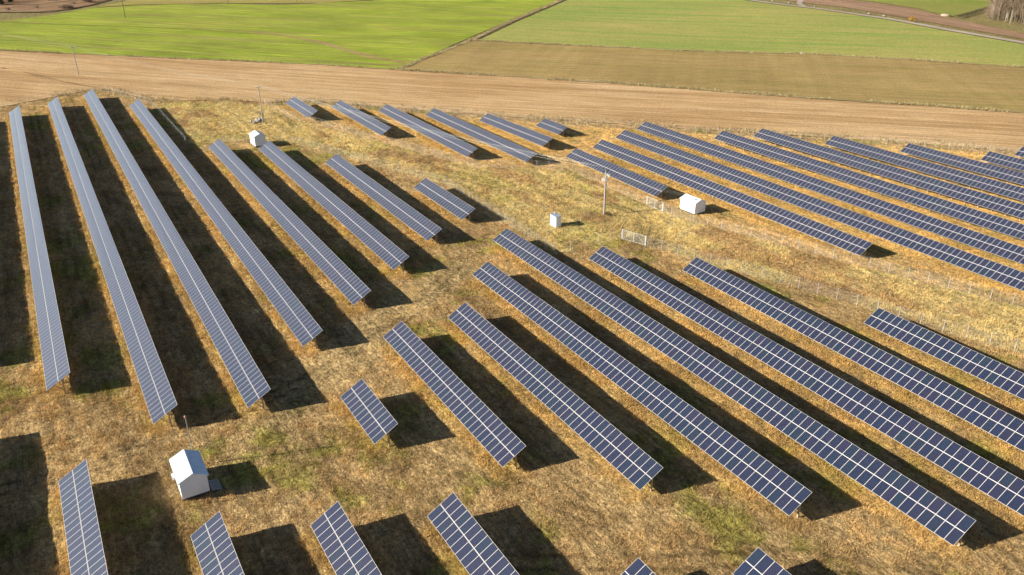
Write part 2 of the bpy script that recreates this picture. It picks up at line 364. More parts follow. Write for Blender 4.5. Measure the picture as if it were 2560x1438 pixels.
# ------------------------------------------------------------ setting: ground sheet
def axis(a, b, step, lo, hi):
    mid = list(np.arange(a, b, step)); L_ = []; x = a; s = step
    while x > lo: s = min(s*1.12, 40); x -= s; L_.append(x)
    R_ = []; x = mid[-1]; s = step
    while x < hi: s = min(s*1.12, 40); x += s; R_.append(x)
    return np.array(L_[::-1]+mid+R_)
def grid_mesh(name, X, Y, Z, mat, uv=None, col=None):
    ny, nx = X.shape; me = bpy.data.meshes.new(name)
    co = np.stack([X, Y, Z], -1).reshape(-1, 3).astype(np.float32)
    i = np.arange(nx*ny).reshape(ny, nx)
    f = np.stack([i[:-1, :-1], i[:-1, 1:], i[1:, 1:], i[1:, :-1]], -1).reshape(-1, 4)
    me.vertices.add(len(co)); me.vertices.foreach_set('co', co.ravel())
    me.loops.add(f.size); me.loops.foreach_set('vertex_index', f.ravel().astype(np.int32))
    me.polygons.add(len(f)); me.polygons.foreach_set('loop_start', np.arange(0, f.size, 4, dtype=np.int32))
    me.update(calc_edges=True)
    me.polygons.foreach_set('use_smooth', np.ones(len(f), bool))
    if uv is not None:
        l = me.uv_layers.new(name='UVMap'); l.data.foreach_set('uv', uv.reshape(-1, 2)[f.ravel()].astype(np.float32).ravel())
    if col is not None:
        a = me.color_attributes.new('soil', 'FLOAT_COLOR', 'POINT')
        a.data.foreach_set('color', np.concatenate([col.reshape(-1, 3), np.ones((len(co), 1))], 1).astype(np.float32).ravel())
    me.materials.append(mat); me.validate()
    o = bpy.data.objects.new(name, me); C.objects.link(o); return o
ax = axis(-300, 10, .55, -1500, 400); ay = axis(-40, 215, .55, -600, 1500)
GX, GY = np.meshgrid(ax, ay)
infarm = sstep(0, 6, np.minimum(np.minimum(GX+296, 12-GX), np.minimum(GY+36, 216-GY)))
GZ = gz(GX, GY)+infarm*((fbm(GX/1.3, GY/1.3, 3)-.5)*.22+(fbm(GX/6., GY/6.+31, 2)-.5)*.25)
gcol = soil(GX, GY)
olive = np.array((.26,.215,.085))*(.8+.4*fbm(GX/18., GY/18., 4)[..., None])
outer = np.clip(sstep(-293, -330, GX)+sstep(0, 60, GY-(GX+310)), 0, 1)
gcol = lerp(gcol, olive, outer)
o = grid_mesh('ground', GX, GY, GZ, M_TURF, col=gcol); tag(o, kind='structure')

# field sheets between two boundary lines
def resample(P, n):
    P = np.array(P, float); d = np.r_[0, np.cumsum(np.hypot(*np.diff(P, axis=0).T))]
    t = np.linspace(0, d[-1], n); return np.stack([np.interp(t, d, P[:, 0]), np.interp(t, d, P[:, 1])], -1)
def sheet(name, A, B, nu, nv, mat, off, wob=0.0, udir=None):
    a = resample(A, nu); b = resample(B, nu)
    if wob:
        for q, sd_ in ((a, 0.), (b, 50.)):
            dq = np.gradient(q, axis=0); nrm = np.stack([-dq[:, 1], dq[:, 0]], -1); nrm /= np.linalg.norm(nrm, axis=1)[:, None]+1e-9
            q += nrm*((fbm(q[:, 0]/3.+sd_, q[:, 1]/3., 4)-.5)*2*wob)[:, None]
    t = np.linspace(0, 1, nv)[:, None, None]
    Pq = a[None]*(1-t)+b[None]*t; X = Pq[..., 0]; Y = Pq[..., 1]
    d = Vector(udir if udir else (A[-1][0]-A[0][0], A[-1][1]-A[0][1])).normalized()
    uv = np.stack([X*d.x+Y*d.y, -X*d.y+Y*d.x], -1)
    # keep the outline clear of the ground sheet beneath it
    o = grid_mesh(name, X, Y, gz(X, Y)+off, mat, uv=uv)
    return tag(o, kind='structure')
FD = (.715, .70)                                   # direction the ground is worked in
GLINE = [(-560,-215),(-424.5,-49.1),(-389.5,-6.8),(-373.7,13.7),(-347.4,47.2),(-326.4,73.3),(-304.6,98.4),(-281.0,120.1),(-246.9,150.5),(-222.0,171.4),(-199.4,188.1),(-177.8,203.1),(-158.7,218.3),(-141.4,233.6),(-119.0,250.3),(-91.1,267.7),(-20,322)]
STUB = [(-330,-110),(-290,-50),(-279.4,-19),(-281.8,-6),(-293.5,14.2),(-294.0,22.0),(-268,33),(-262,48),(-251,62),(-244.3,75.9),(-196.1,118.7),(-156.8,155.8),(-137.4,174.0),(-121.5,188.4),(-106,201.5),(-86,215.3),(-40,248),(30,300)]
M_STUB = field_mat('straw stubble', ((.42,.265,.125),(.49,.325,.160),(.55,.38,.205)), .30, .016, (.33,.20,.085), .75, .22, .30, 2.6)
sheet('stubble_field', STUB, GLINE, 420, 70, M_STUB, .16, 1.0, FD)
M_GREEN = field_mat('young winter crop', ((.205,.25,.030),(.27,.33,.036),(.33,.36,.050)), .52, .022, (.27,.22,.075), .8, .25, .24, 3.2)
sheet('green_field', GLINE[:8], [(-660,-110),(-482.2,-53.7),(-488.9,-5.1),(-499.1,7.6),(-516.9,27.6),(-532,41.8),(-535,63.6),(-530,89.9),(-520.5,112.4),(-499,139.2),(-497.5,164.7),(-493.2,189.1),(-491.0,209.9),(-493.2,233.4),(-486,290),(-442.0,304.0)], 160, 90, M_GREEN, .20, .5, FD)
M_FALLOW = field_mat('brown fallow crop', ((.27,.195,.075),(.31,.22,.085),(.35,.25,.10)), .22, .012, (.25,.20,.06), .6, .12, .10, 2.0, cross=.07)
L2 = [(-327,176.5),(-312.0,190.2),(-282.1,217.1),(-255.6,239.3),(-224.5,277.4),(-190.6,303.0),(-159.2,325.8),(-123.7,349.0),(-60,395)]
sheet('fallow_field', GLINE[7:], L2, 260, 60, M_FALLOW, .22, .5, FD)
M_OLIVE = field_mat('thin green crop', ((.24,.265,.065),(.285,.28,.075),(.335,.295,.09)), .15, .010, (.17,.26,.05), .9, .10, .06, 4.0, fine=1.2)
ROADN = [(-420,409.5),(-384.8,406),(-366.0,405.6),(-327.0,409.1),(-277.1,403.6),(-235.0,391.8),(-188.5,380.8),(-130.9,366.8),(-70,352)]
sheet('crop_field', L2, [(-442,304),(-480,349.3),(-470,372)]+ROADN, 260, 90, M_OLIVE, .24, .4, FD)
M_SCRUB = field_mat('rough scrub land', ((.23,.13,.07),(.29,.18,.10),(.33,.23,.13)), .2, .03, (.12,.08,.04), .8, .5)
sheet('scrub_land', [(-549.1,-70.0),(-529.8,-4.4),(-522,19.9),(-534.9,33.1),(-552.0,45.6),(-574.8,57.8),(-602.3,67.1),(-680,110)],
      [(-690,-140),(-705,-60),(-705,-20),(-705,0),(-705,30),(-706,60),(-710,90),(-730,130)], 110, 60, M_SCRUB, .24, 1.2)
M_PLOW = field_mat('ploughed brown soil', ((.245,.145,.085),(.29,.175,.105),(.34,.215,.13)), .38, .012, (.40,.27,.17), .5, .4, .2, 2.0)
sheet('ploughed_field', [(-420,440),(-387.7,432.8),(-360.5,432.5),(-343.3,432.5),(-322.6,433.3),(-294.9,426.5),(-249.1,411.1),(-199.4,398.2),(-137.9,382.5),(-70,366)],
      [(-424,470),(-384.5,468.4),(-364.4,472.3),(-335.4,472.7),(-294.7,462.1),(-258.8,438.7),(-206.3,414.3),(-143.9,396.4),(-70,379)], 200, 30, M_PLOW, .24, .5, (.96,-.27))
M_PAST = field_mat('far green pasture', ((.175,.215,.035),(.215,.23,.05),(.26,.23,.07)), .18, .012, (.24,.18,.07), .5, .2)
sheet('pasture', [(-424,474),(-384.5,472.4),(-364.4,475.3),(-335.4,475.7),(-294.7,465.1),(-262,443)],
      [(-640,560),(-560,620),(-490,680),(-430,700),(-370,640),(-290,560)], 90, 60, M_PAST, .22, .8, (.9,.4))
sheet('far_meadow', [(-486,-2),(-506,20),(-526,33),(-540,46),(-560,62),(-600,80)] + [(-620,120),(-600,200),(-560,290)],
      [(-484,-12),(-494,6),(-507,18),(-521,32),(-534,44),(-538,63.6)] + [(-524,112.4),(-497,164.7),(-497,300)], 120, 30,
      field_mat('pale far meadow', ((.24,.22,.055),(.27,.225,.07),(.31,.25,.09)), .18, .02, (.33,.31,.05), .6, .2), .24, .8)
# road, margins
def ribbon(name, P, wd_, mat, off, n=240, wob=.15):
    q = resample(P, n); dq = np.gradient(q, axis=0); nm = np.stack([-dq[:, 1], dq[:, 0]], -1); nm /= np.linalg.norm(nm, axis=1)[:, None]
    a = q+nm*wd_/2; b = q-nm*wd_/2
    return sheet(name, a.tolist(), b.tolist(), n, 4, mat, off, wob, FD)
M_ROAD = field_mat('worn pale asphalt', ((.31,.25,.19),(.35,.29,.23),(.39,.33,.26)), .08, .03, None, 0, .02, fine=4.)
RD = [(-430,413.2),(-386,410.2),(-366.0,410.2),(-327.0,413.4),(-277.1,407.8),(-235.0,396.0),(-188.5,385.0),(-130.9,371),(-60,354)]
ribbon('road', RD, 5.2, M_ROAD, .30)
ribbon('side_road', [(-338,415),(-350,425),(-367,447),(-380,466),(-396,490)], 3.6, M_ROAD, .29)
M_DIRT = field_mat('bare reddish earth', ((.30,.17,.10),(.34,.19,.12),(.38,.23,.15)), .2, .03, None, 0, .05)
for off_ in (-1.1, 1.1):
    TR = [(-400.7+0,97.1),(-381.9,107.8),(-356.3,115.6),(-329.6,119.4),(-307.2,122.7),(-292,129)]
    q = np.array(TR); dq = np.gradient(q, axis=0); nm = np.stack([-dq[:, 1], dq[:, 0]], -1); nm /= np.linalg.norm(nm, axis=1)[:, None]
    ribbon('dirt_track', (q+nm*off_).tolist(), 1.1, M_DIRT, .28, 140, .25)
ribbon('dirt_track', [(-494.0,-13.7),(-458.5,28.4),(-432.6,61.3),(-398.7,97.1)], 1.3, field_mat('overgrown wheel track', ((.19,.17,.04),(.21,.17,.05),(.24,.18,.06)), .2, .03), .27, 140, .3)
M_MARG = field_mat('straw field margin', ((.34,.27,.12),(.40,.32,.16),(.28,.22,.09)), .2, .08, (.16,.12,.05), .7, .5)
M_DITCH = field_mat('dark earth ditch', ((.07,.05,.03),(.10,.07,.04),(.16,.12,.06)), .2, .08, None, 0, .5)
GRL = [(-281.4,120.1),(-295.4,134.9),(-327.9,176.3),(-376.1,229.4),(-442.0,306.0),(-492,362)]
ribbon('field_margin', [(x+1.2, y+1.0) for x, y in GRL], 2.4, M_MARG, .31, 200, .6)
ribbon('ditch', [(x+3.0, y+2.4) for x, y in GRL[2:]], 1.8, M_DITCH, .33, 200, .3)
ribbon('field_margin', L2, 2.0, M_MARG, .32, 240, .7)
ribbon('field_margin', GLINE[7:], 2.0, M_MARG, .32, 240, .8)
ribbon('field_margin', GLINE[:8], 1.2, M_MARG, .32, 240, .6)
ribbon('ditch', [(-540,-30),(-531,-4),(-524,14),(-530,28),(-548,42),(-572,55),(-600,64)], 2.6, M_DITCH, .33, 120, 1.2)

# ------------------------------------------------------------ grass as standing blades
def visible(x, y, z, marg=.10):
    v = np.stack([x, y, z-CAM_Z], -1); R_ = np.array([list(r2), list(u2), list(fwd)]); c = v@R_.T
    fx = .5*36/27.422; return (np.abs(c[:, 0]/c[:, 2]) < fx+marg) & (np.abs(c[:, 1]/c[:, 2]) < fx*575/1024+marg) & (c[:, 2] > 0)
def blades(name, x, y, h, wd_, col, nb, spread, off=None):
    n = len(x); z = gz(x, y)+(0 if off is None else off)-.04
    X = np.repeat(x, nb)+rng.normal(0, 1, n*nb)*np.repeat(spread, nb); Y = np.repeat(y, nb)+rng.normal(0, 1, n*nb)*np.repeat(spread, nb)
    Z = np.repeat(z, nb); H = np.repeat(h, nb)*rng.uniform(.6, 1.25, n*nb); W_ = np.repeat(wd_, nb)*rng.uniform(.6, 1.3, n*nb)
    a = rng.uniform(0, 2*np.pi, n*nb); b = rng.uniform(0, 2*np.pi, n*nb); ln = H*rng.uniform(.1, .8, n*nb)
    p0 = np.stack([X-np.cos(a)*W_/2, Y-np.sin(a)*W_/2, Z], -1); p1 = np.stack([X+np.cos(a)*W_/2, Y+np.sin(a)*W_/2, Z], -1)
    p2 = np.stack([X+np.cos(b)*ln, Y+np.sin(b)*ln, Z+H], -1)
    co = np.stack([p0, p1, p2], 1).reshape(-1, 3).astype(np.float32); N = n*nb
    me = bpy.data.meshes.new(name); me.vertices.add(3*N); me.vertices.foreach_set('co', co.ravel())
    me.loops.add(3*N); me.loops.foreach_set('vertex_index', np.arange(3*N, dtype=np.int32))
    me.polygons.add(N); me.polygons.foreach_set('loop_start', np.arange(0, 3*N, 3, dtype=np.int32)); me.update(calc_edges=True)
    cc = np.repeat(np.repeat(col, nb, 0), 3, 0); at = me.color_attributes.new('soil', 'FLOAT_COLOR', 'POINT')
    at.data.foreach_set('color', np.concatenate([cc, np.ones((3*N, 1))], 1).astype(np.float32).ravel())
    me.materials.append(M_BLADE); o = bpy.data.objects.new(name, me); C.objects.link(o); return tag(o, kind='stuff')
NC = 2000000
cx = rng.uniform(-300, 10, NC); cyy = rng.uniform(-40, 215, NC); cz = gz(cx, cyy)
d = np.sqrt(cx**2+cyy**2+(cz-CAM_Z)**2); keep = visible(cx, cyy, cz) & (rng.random(NC) < np.minimum(1, (115/d)**1.6)*.9)
keep &= (inpoly(cx, cyy, STUB+[(60,-150)]))
clump = fbm(cx/1.1, cyy/1.1, 3); keep &= rng.random(NC) < sstep(.30, .60, clump)*.9+.15
cx, cyy, d, clump = cx[keep], cyy[keep], d[keep], clump[keep]
md = inpoly(cx, cyy, MEADOW); col = soil(cx, cyy)*rng.uniform(.55, 1.55, (len(cx), 1))
hh = (.13+.22*sstep(.4, .75, clump)+.12*md)*(1-.5*(dline(cx, cyy, PATHLINE) < 4))
blades('grass', cx, cyy, hh, np.clip(.035*d/90, .03, .09), np.clip(col*1.12, 0, 1), 5, .10+0*hh+.10*(d/150))
# long straw along the low edges
xs, ys, zs = [], [], []
for nm, x0, y0, z0, s, n in ROWS:
    k = int((n+1.5)*9); x = rng.uniform(x0-.6, x0+n+.9, k); y = y0+rng.normal(.1, .55, k); xs.append(x); ys.append(y)
    k2 = 30; xs.append(x0+n+rng.uniform(.0, 1.6, k2)); ys.append(y0+rng.uniform(0, 3.0, k2))
x = np.concatenate(xs); y = np.concatenate(ys); z = gz(x, y); v = visible(x, y, z); x, y = x[v], y[v]
d = np.sqrt(x**2+y**2+50**2); cc = np.clip(lerp(soil(x, y), np.array((.46,.31,.11)), np.full(x.shape, .5)), 0, 1)
blades('tall_grass', x, y, rng.uniform(.28, .62, len(x)), np.clip(.035*d/90, .03, .08), cc, 6, np.full(len(x), .14))
# tufts on the margins between fields
px_, py_ = [], []
for P_, k in ((L2, 2600), (GLINE[7:], 2600), (GLINE[:8], 1300), ([(x+1.0, y+.8) for x, y in GRL], 2200), (STUB, 3000)):
    q = resample(P_, 2000); i = rng.integers(0, 2000, k); px_.append(q[i, 0]+rng.normal(0, .8 if P_ is not STUB else 2.2, k)); py_.append(q[i, 1]+rng.normal(0, .8 if P_ is not STUB else 2.2, k))
x = np.concatenate(px_); y = np.concatenate(py_); v = visible(x, y, gz(x, y), .05) & (fbm(x/7., y/7., 3) > .42); x, y = x[v], y[v]
cc = np.array((.40,.33,.17))*rng.uniform(.6, 1.2, (len(x), 1))
blades('margin_grass', x, y, rng.uniform(.3, .9, len(x)), np.full(len(x), .16), cc, 5, np.full(len(x), .3), .3)

# ------------------------------------------------------------ solar arrays
MW, ML, MT, FW = .985, 1.700, .042, .022
def module_arrays():
    a, b = MW/2, ML/2; c, e = a-FW, b-FW
    v = [(-a,-b,0),(a,-b,0),(a,b,0),(-a,b,0),(-c,-e,0),(c,-e,0),(c,e,0),(-c,e,0),(-a,-b,-MT),(a,-b,-MT),(a,b,-MT),(-a,b,-MT),
         (-c,-e,-.004),(c,-e,-.004),(c,e,-.004),(-c,e,-.004)]
    f = [(0,1,5,4),(1,2,6,5),(2,3,7,6),(3,0,4,7),(0,8,9,1),(1,9,10,2),(2,10,11,3),(3,11,8,0),(8,11,10,9),(12,13,14,15)]
    return np.array(v, float), np.array(f)
MV, MF = module_arrays()
def set_uv(me, nmod):
    l = me.uv_layers.new(name='UVMap'); uv = np.zeros((len(MF)*4, 2)); uv[-4:] = [(0.03,.03),(5.97,.03),(5.97,9.97),(.03,9.97)]
    l.data.foreach_set('uv', np.tile(uv, (nmod, 1)).astype(np.float32).ravel())
    mi = np.zeros(len(MF), np.int32); mi[-1] = 1; me.polygons.foreach_set('material_index', np.tile(mi, nmod))
mod_me = bpy.data.meshes.new('solar_module'); mod_me.from_pydata(MV.tolist(), [], MF.tolist()); mod_me.materials.append(M_FRAME); mod_me.materials.append(M_GLASS); set_uv(mod_me, 1); mod_me.update()
def many_modules(name, pts, Rm, parent):
    n = len(pts); R_ = np.array(Rm); v = (MV@R_.T)[None]+np.array(pts)[:, None]
    me = bpy.data.meshes.new(name); me.vertices.add(n*len(MV)); me.vertices.foreach_set('co', v.astype(np.float32).ravel())
    f = (MF[None]+(np.arange(n)*len(MV))[:, None, None]).reshape(-1, 4)
    me.loops.add(f.size); me.loops.foreach_set('vertex_index', f.astype(np.int32).ravel()); me.polygons.add(len(f))
    me.polygons.foreach_set('loop_start', np.arange(0, f.size, 4, dtype=np.int32)); me.update(calc_edges=True)
    me.materials.append(M_FRAME); me.materials.append(M_GLASS); set_uv(me, n); me.update()
    o = bpy.data.objects.new(name, me); link(o, parent); o['kind'] = 'stuff'; return o
LAB = {
'L0': ('long solar array just beyond the left edge, its shadow beside the silvery outermost one',),
'L1': ('silvery long solar array, leftmost of those wholly in view',),
'L2': ('silvery long solar array, second from left, ending above the near white shed with the mast',),
'L3': ('longest solar array, third from left, its far tip reaching highest towards the stubble',),
'L4': ('long solar array beside the short straight wire fence lying in its shadow',),
'L5': ('blue solar array whose far end lies just left of the far white shed',),
'L6': ('solar array whose far corner overlaps the foot of the far white shed',),
'L7': ('medium solar array between the far shed one and the short fence one',),
'L8': ('short twenty two column solar array in front of the wire fence at the meadow edge',),
'U1': ('short solar array nearest the pole with the stones at its foot',),
'U2': ('second solar array from the stone-footed pole, crossed by overhead wires',),
'U3': ('third solar array from the stone-footed pole, its near end under the wires',),
'U4': ('fourth solar array from the stone-footed pole, longest of that group beyond the meadow',),
'U5': ('fifth solar array from the stone-footed pole, just before the tiny far one',),
'U6': ('smallest far solar array of eleven columns alone beside the stubble',),
'R1': ('solar array behind the tall pole with switchgear, ending at the gabled white house',),
'R2': ('long solar array passing right behind the gabled white house and ending in view',),
'R3': ('solar array running off the right edge, next beyond the one behind the gabled house',),
'R4': ('solar array third beyond the tall pole, far end nearest the little lone array',),
'R5': ('solar array in the far right block whose far end starts level with its beyond neighbour',),
'R6': ('solar array in the far right block, far corner touching the wire fence by the stubble',),
'R7': ('far right solar array, fourth counted back from the farthest one in the corner',),
'R8': ('far right solar array, third counted back from the farthest one in the corner',),
'R9': ('far right solar array, second counted back from the farthest one in the corner',),
'R10': ('farthest solar array, only its tip showing at the right edge below the stubble',),
'M1': ('longest solar array of the middle block, its near end lowest at the right',),
'M2': ('sixty six column solar array of the middle block, next below the longest',),
'M3': ('forty four column solar array in the middle block beside the mown aisle',),
'M4': ('thirty three column solar array right of the little lone one in the mown aisle',),
'S1': ('small solar array of eleven columns standing alone in the mown aisle',),
'N1': ('solar array starting below the lower pale gate and running off right',),
'N2': ('solar array right of the one below the lower gate, beside the wire fence posts',),
'N3': ('solar array at the right edge, starting closest under the long wire fence',),
'F0': ('solar array beyond the lower left edge that throws the corner shadow',),
'F1': ('foreground solar array at bottom left, left of the near white shed',),
'F2': ('foreground solar array directly below the near white shed',),
'F3': ('foreground solar array at the bottom, second right of the near white shed',),
'F4': ('foreground solar array at the bottom centre, largest of those cut by the lower edge',),
'F5': ('tip of a solar array just poking over the bottom edge, centre right',),
'F6': ('corner of a solar array at the bottom edge, right of the other poking tip',)}
GRP = {'L': 'long solar arrays of the left block', 'U': 'solar arrays beyond the meadow', 'R': 'solar arrays of the far right block', 'M': 'solar arrays of the middle block',
       'S': 'solar arrays of the middle block', 'N': 'solar arrays along the near wire fence', 'F': 'foreground solar arrays cut by the picture edge'}
def solar_row(nm, x0, y0, z0, s, n):
    dX = Vector((1, 0, s)).normalized(); t = Vector((0, math.cos(TILT), math.sin(TILT))); t = (t-dX*t.dot(dX)).normalized(); nn = dX.cross(t)
    R3 = Matrix((dX, t, nn)).transposed()
    xm = x0+n/2; root_loc = Vector((xm, y0+1.5, G1(xm, y0+1.5)))
    root = empty('solar_array', root_loc, LAB[nm][0], 'solar array', GRP[nm[0]])
    A = Vector((x0, y0, z0))-root_loc; q = R3.to_euler()
    pts = []
    for i in range(n):
        for v in (ML/2, LSL-ML/2): pts.append(A+dX*(i+.5)*PITCHM+t*v)
    pts.sort(key=lambda p: (p+root_loc-Vector((0, 0, CAM_Z))).length)
    near, rest = pts[:100], pts[100:]
    for p in near:
        o = bpy.data.objects.new('solar_module', mod_me); o.location = p; o.rotation_euler = q; link(o, root)
    if rest: many_modules('solar_modules', rest, R3, root)
    # purlins under the modules; the middle one closes the gap between the two tiers
    Lx = n*PITCHM
    for v, wd_ in ((.45, .06), (LSL/2, .095), (LSL-.45, .06)):
        mb = MB(); a = A+t*v-nn*(MT+.012 if wd_ < .1 else .020)
        mb.bar(a, a+dX*Lx, wd_, .05 if wd_ < .09 else .030, side=tuple(nn)); mb.build('rail', M_FRAME if wd_ > .09 else M_GALV, root)
    k = max(2, int(round(n/2.75))); st = Lx/k
    for i in range(k):
        u = .35+(Lx-.7)*i/(k-1); base = A+dX*u
        mb = MB()
        b0 = base+t*.25-nn*.16; b1 = base+t*(LSL-.25)-nn*.16; mb.bar(b0, b1, .06, .12, side=(1, 0, 0))
        pt = base+t*(LSL*.60)-nn*.20
        if Vector(pt+root_loc-Vector((0,0,CAM_Z))).length > 400: continue
        wx, wy = pt.x+root_loc.x, pt.y+root_loc.y; foot = Vector((pt.x, pt.y, G1(wx, wy)-root_loc.z-.15))
        mb.bar(foot, pt, .15, .16, side=(0, 1, 0))
        mb.bar(Vector((pt.x, pt.y, foot.z+.55)), base+t*(LSL*.28)-nn*.18, .08, .08)
        mb.build('support_post', M_POST, root)
for r in ROWS: solar_row(*r)

# ------------------------------------------------------------ fences
def fence(P, label, group='wire fences round the solar compounds', hgt=1.95, post_r=.030, step=3.0, stays=(0, -1)):
    L_ = sum(math.dist(P[i], P[i+1]) for i in range(len(P)-1)); n = max(2, int(round(L_/step))+1)
    # posts at each corner and evenly between
    pts = [P[0]]
    for i in range(len(P)-1):
        m = max(1, int(round(math.dist(P[i], P[i+1])/step)))
        pts += [(P[i][0]+(P[i+1][0]-P[i][0])*k/m, P[i][1]+(P[i+1][1]-P[i][1])*k/m) for k in range(1, m+1)]
    o3 = Vector((P[0][0], P[0][1], G1(*P[0]))); root = empty('wire_fence', o3, label, 'fence', group)
    q = [Vector((x, y, G1(x, y)))-o3 for x, y in pts]
    pm = None; nx_ = 0
    far_ = sorted(range(len(q)), key=lambda i: (q[i]+o3-Vector((0, 0, CAM_Z))).length); keep_ = set(far_[:100])
    mbs = MB()
    for i, p in enumerate(q):
        lean = Vector((random.gauss(0, .03), random.gauss(0, .03), 0))
        if i in keep_:
            mb = MB(); mb.tube([p-Vector((0,0,.2)), p+Vector((0,0,hgt+.08))+lean], post_r, 6); mb.build('fence_post', M_FPOST, root)
        else: mbs.tube([p-Vector((0,0,.2)), p+Vector((0,0,hgt+.08))+lean], post_r, 6)
    if mbs.v: mbs.build('fence_posts', M_GALV, root)['kind'] = 'stuff'
    vs_, fs, uvs = [], [], []; u = 0
    for i, p in enumerate(q):
        if i: u += (q[i]-q[i-1]).length
        vs_ += [p+Vector((0,0,.03)), p+Vector((0,0,hgt))]; uvs += [(u, 0), (u, hgt)]
        if i: a = 2*i-2; fs.append((a, a+2, a+3, a+1))
    me = bpy.data.meshes.new('wire_netting'); me.from_pydata([tuple(v) for v in vs_], [], fs)
    l = me.uv_layers.new(name='UVMap')
    for lp in me.loops: l.data[lp.index].uv = uvs[lp.vertex_index]
    me.materials.append(M_LINK); link(bpy.data.objects.new('wire_netting', me), root)
    mb = MB(); mb.tube([p+Vector((0,0,hgt)) for p in q], .008, 4); mb.build('top_wire', M_GALV, root)
    for k in stays:
        p = q[k]; qn = q[1] if k == 0 else (q[k-1] if k == -1 else q[k+1])
        dd = (qn-p).normalized(); sd_ = Vector((-dd.y, dd.x, 0))
        for e in (dd, sd_*.8-dd*.3):
            mb = MB(); f = p+e*1.25; f.z = G1(f.x+o3.x, f.y+o3.y)-o3.z-.05; mb.tube([p+Vector((0,0,hgt*.85)), f], .026, 6); mb.build('stay', M_GALV, root)
fence(F_L, 'wire fence round the far end of the long left arrays', stays=(5, -1))
fence(F_W, 'wire fence on the south side of the meadow, from left block to the lower gate', stays=(3, 4))
fence(F_E, 'wire fence running right from the lower pale gate', stays=())
fence(F_U, 'wire fence on the north side of the meadow, from stone-footed pole to the upper gate', stays=(0, 6))
fence(F_R, 'wire fence running right from the upper gate past the gabled white house', stays=(1,))
fence(F_N, 'wire fence between the far arrays and the stubble field', stays=())

# ------------------------------------------------------------ gates
def gate(a, b, label, hgt=1.85):
    a3 = Vector((a[0], a[1], G1(*a))); b3 = Vector((b[0], b[1], G1(*b))); o3 = (a3+b3)/2; root = empty('field_gate', o3, label, 'gate', 'pale tubular double gates')
    A_, B_ = a3-o3, b3-o3; up = Vector((0, 0, 1)); d_ = (B_-A_)
    for p, sgn in ((A_, -1), (B_, 1)):
        mb = MB(); mb.bar(p-up*.2, p+up*(hgt+.10), .12, .12); mb.build('gate_post', M_GATE, root)
        mb = MB(); e = p+d_.normalized()*sgn*1.0; mb.tube([p+up*1.5, e-up*.05], .025, 6); mb.build('stay', M_GATE, root)
    for s0, s1 in ((.022, .495), (.505, .978)):
        P0, P1 = A_+d_*s0, A_+d_*s1; lo, hi = up*.12, up*(hgt)
        mb = MB()
        for u_, v_ in ((P0+lo, P1+lo), (P0+hi, P1+hi), (P0+lo, P0+hi), (P1+lo, P1+hi)): mb.bar(u_, v_, .075, .05)
        leaf = mb.build('gate_leaf', M_GATE, root)
        for k in range(1, 6):
            h_ = up*(.12+(hgt-.12)*k/6); mbk = MB(); mbk.bar(P0+h_, P1+h_, .026, .026); mbk.build('bar', M_GATE, leaf)
        out, inn = (P0, P1) if s0 < .1 else (P1, P0)
        m2 = MB(); m2.bar(out+lo*1.2, out+(inn-out)*.85+hi*.98, .055, .04); m2.build('brace', M_GATE, leaf)
gate((-117.7,104.45), (-112.95,104.58), 'upper pale tubular gate by the gabled white house')
gate((-105.95,88.5), (-101.15,90.1), 'lower pale tubular gate above the array that runs off right')

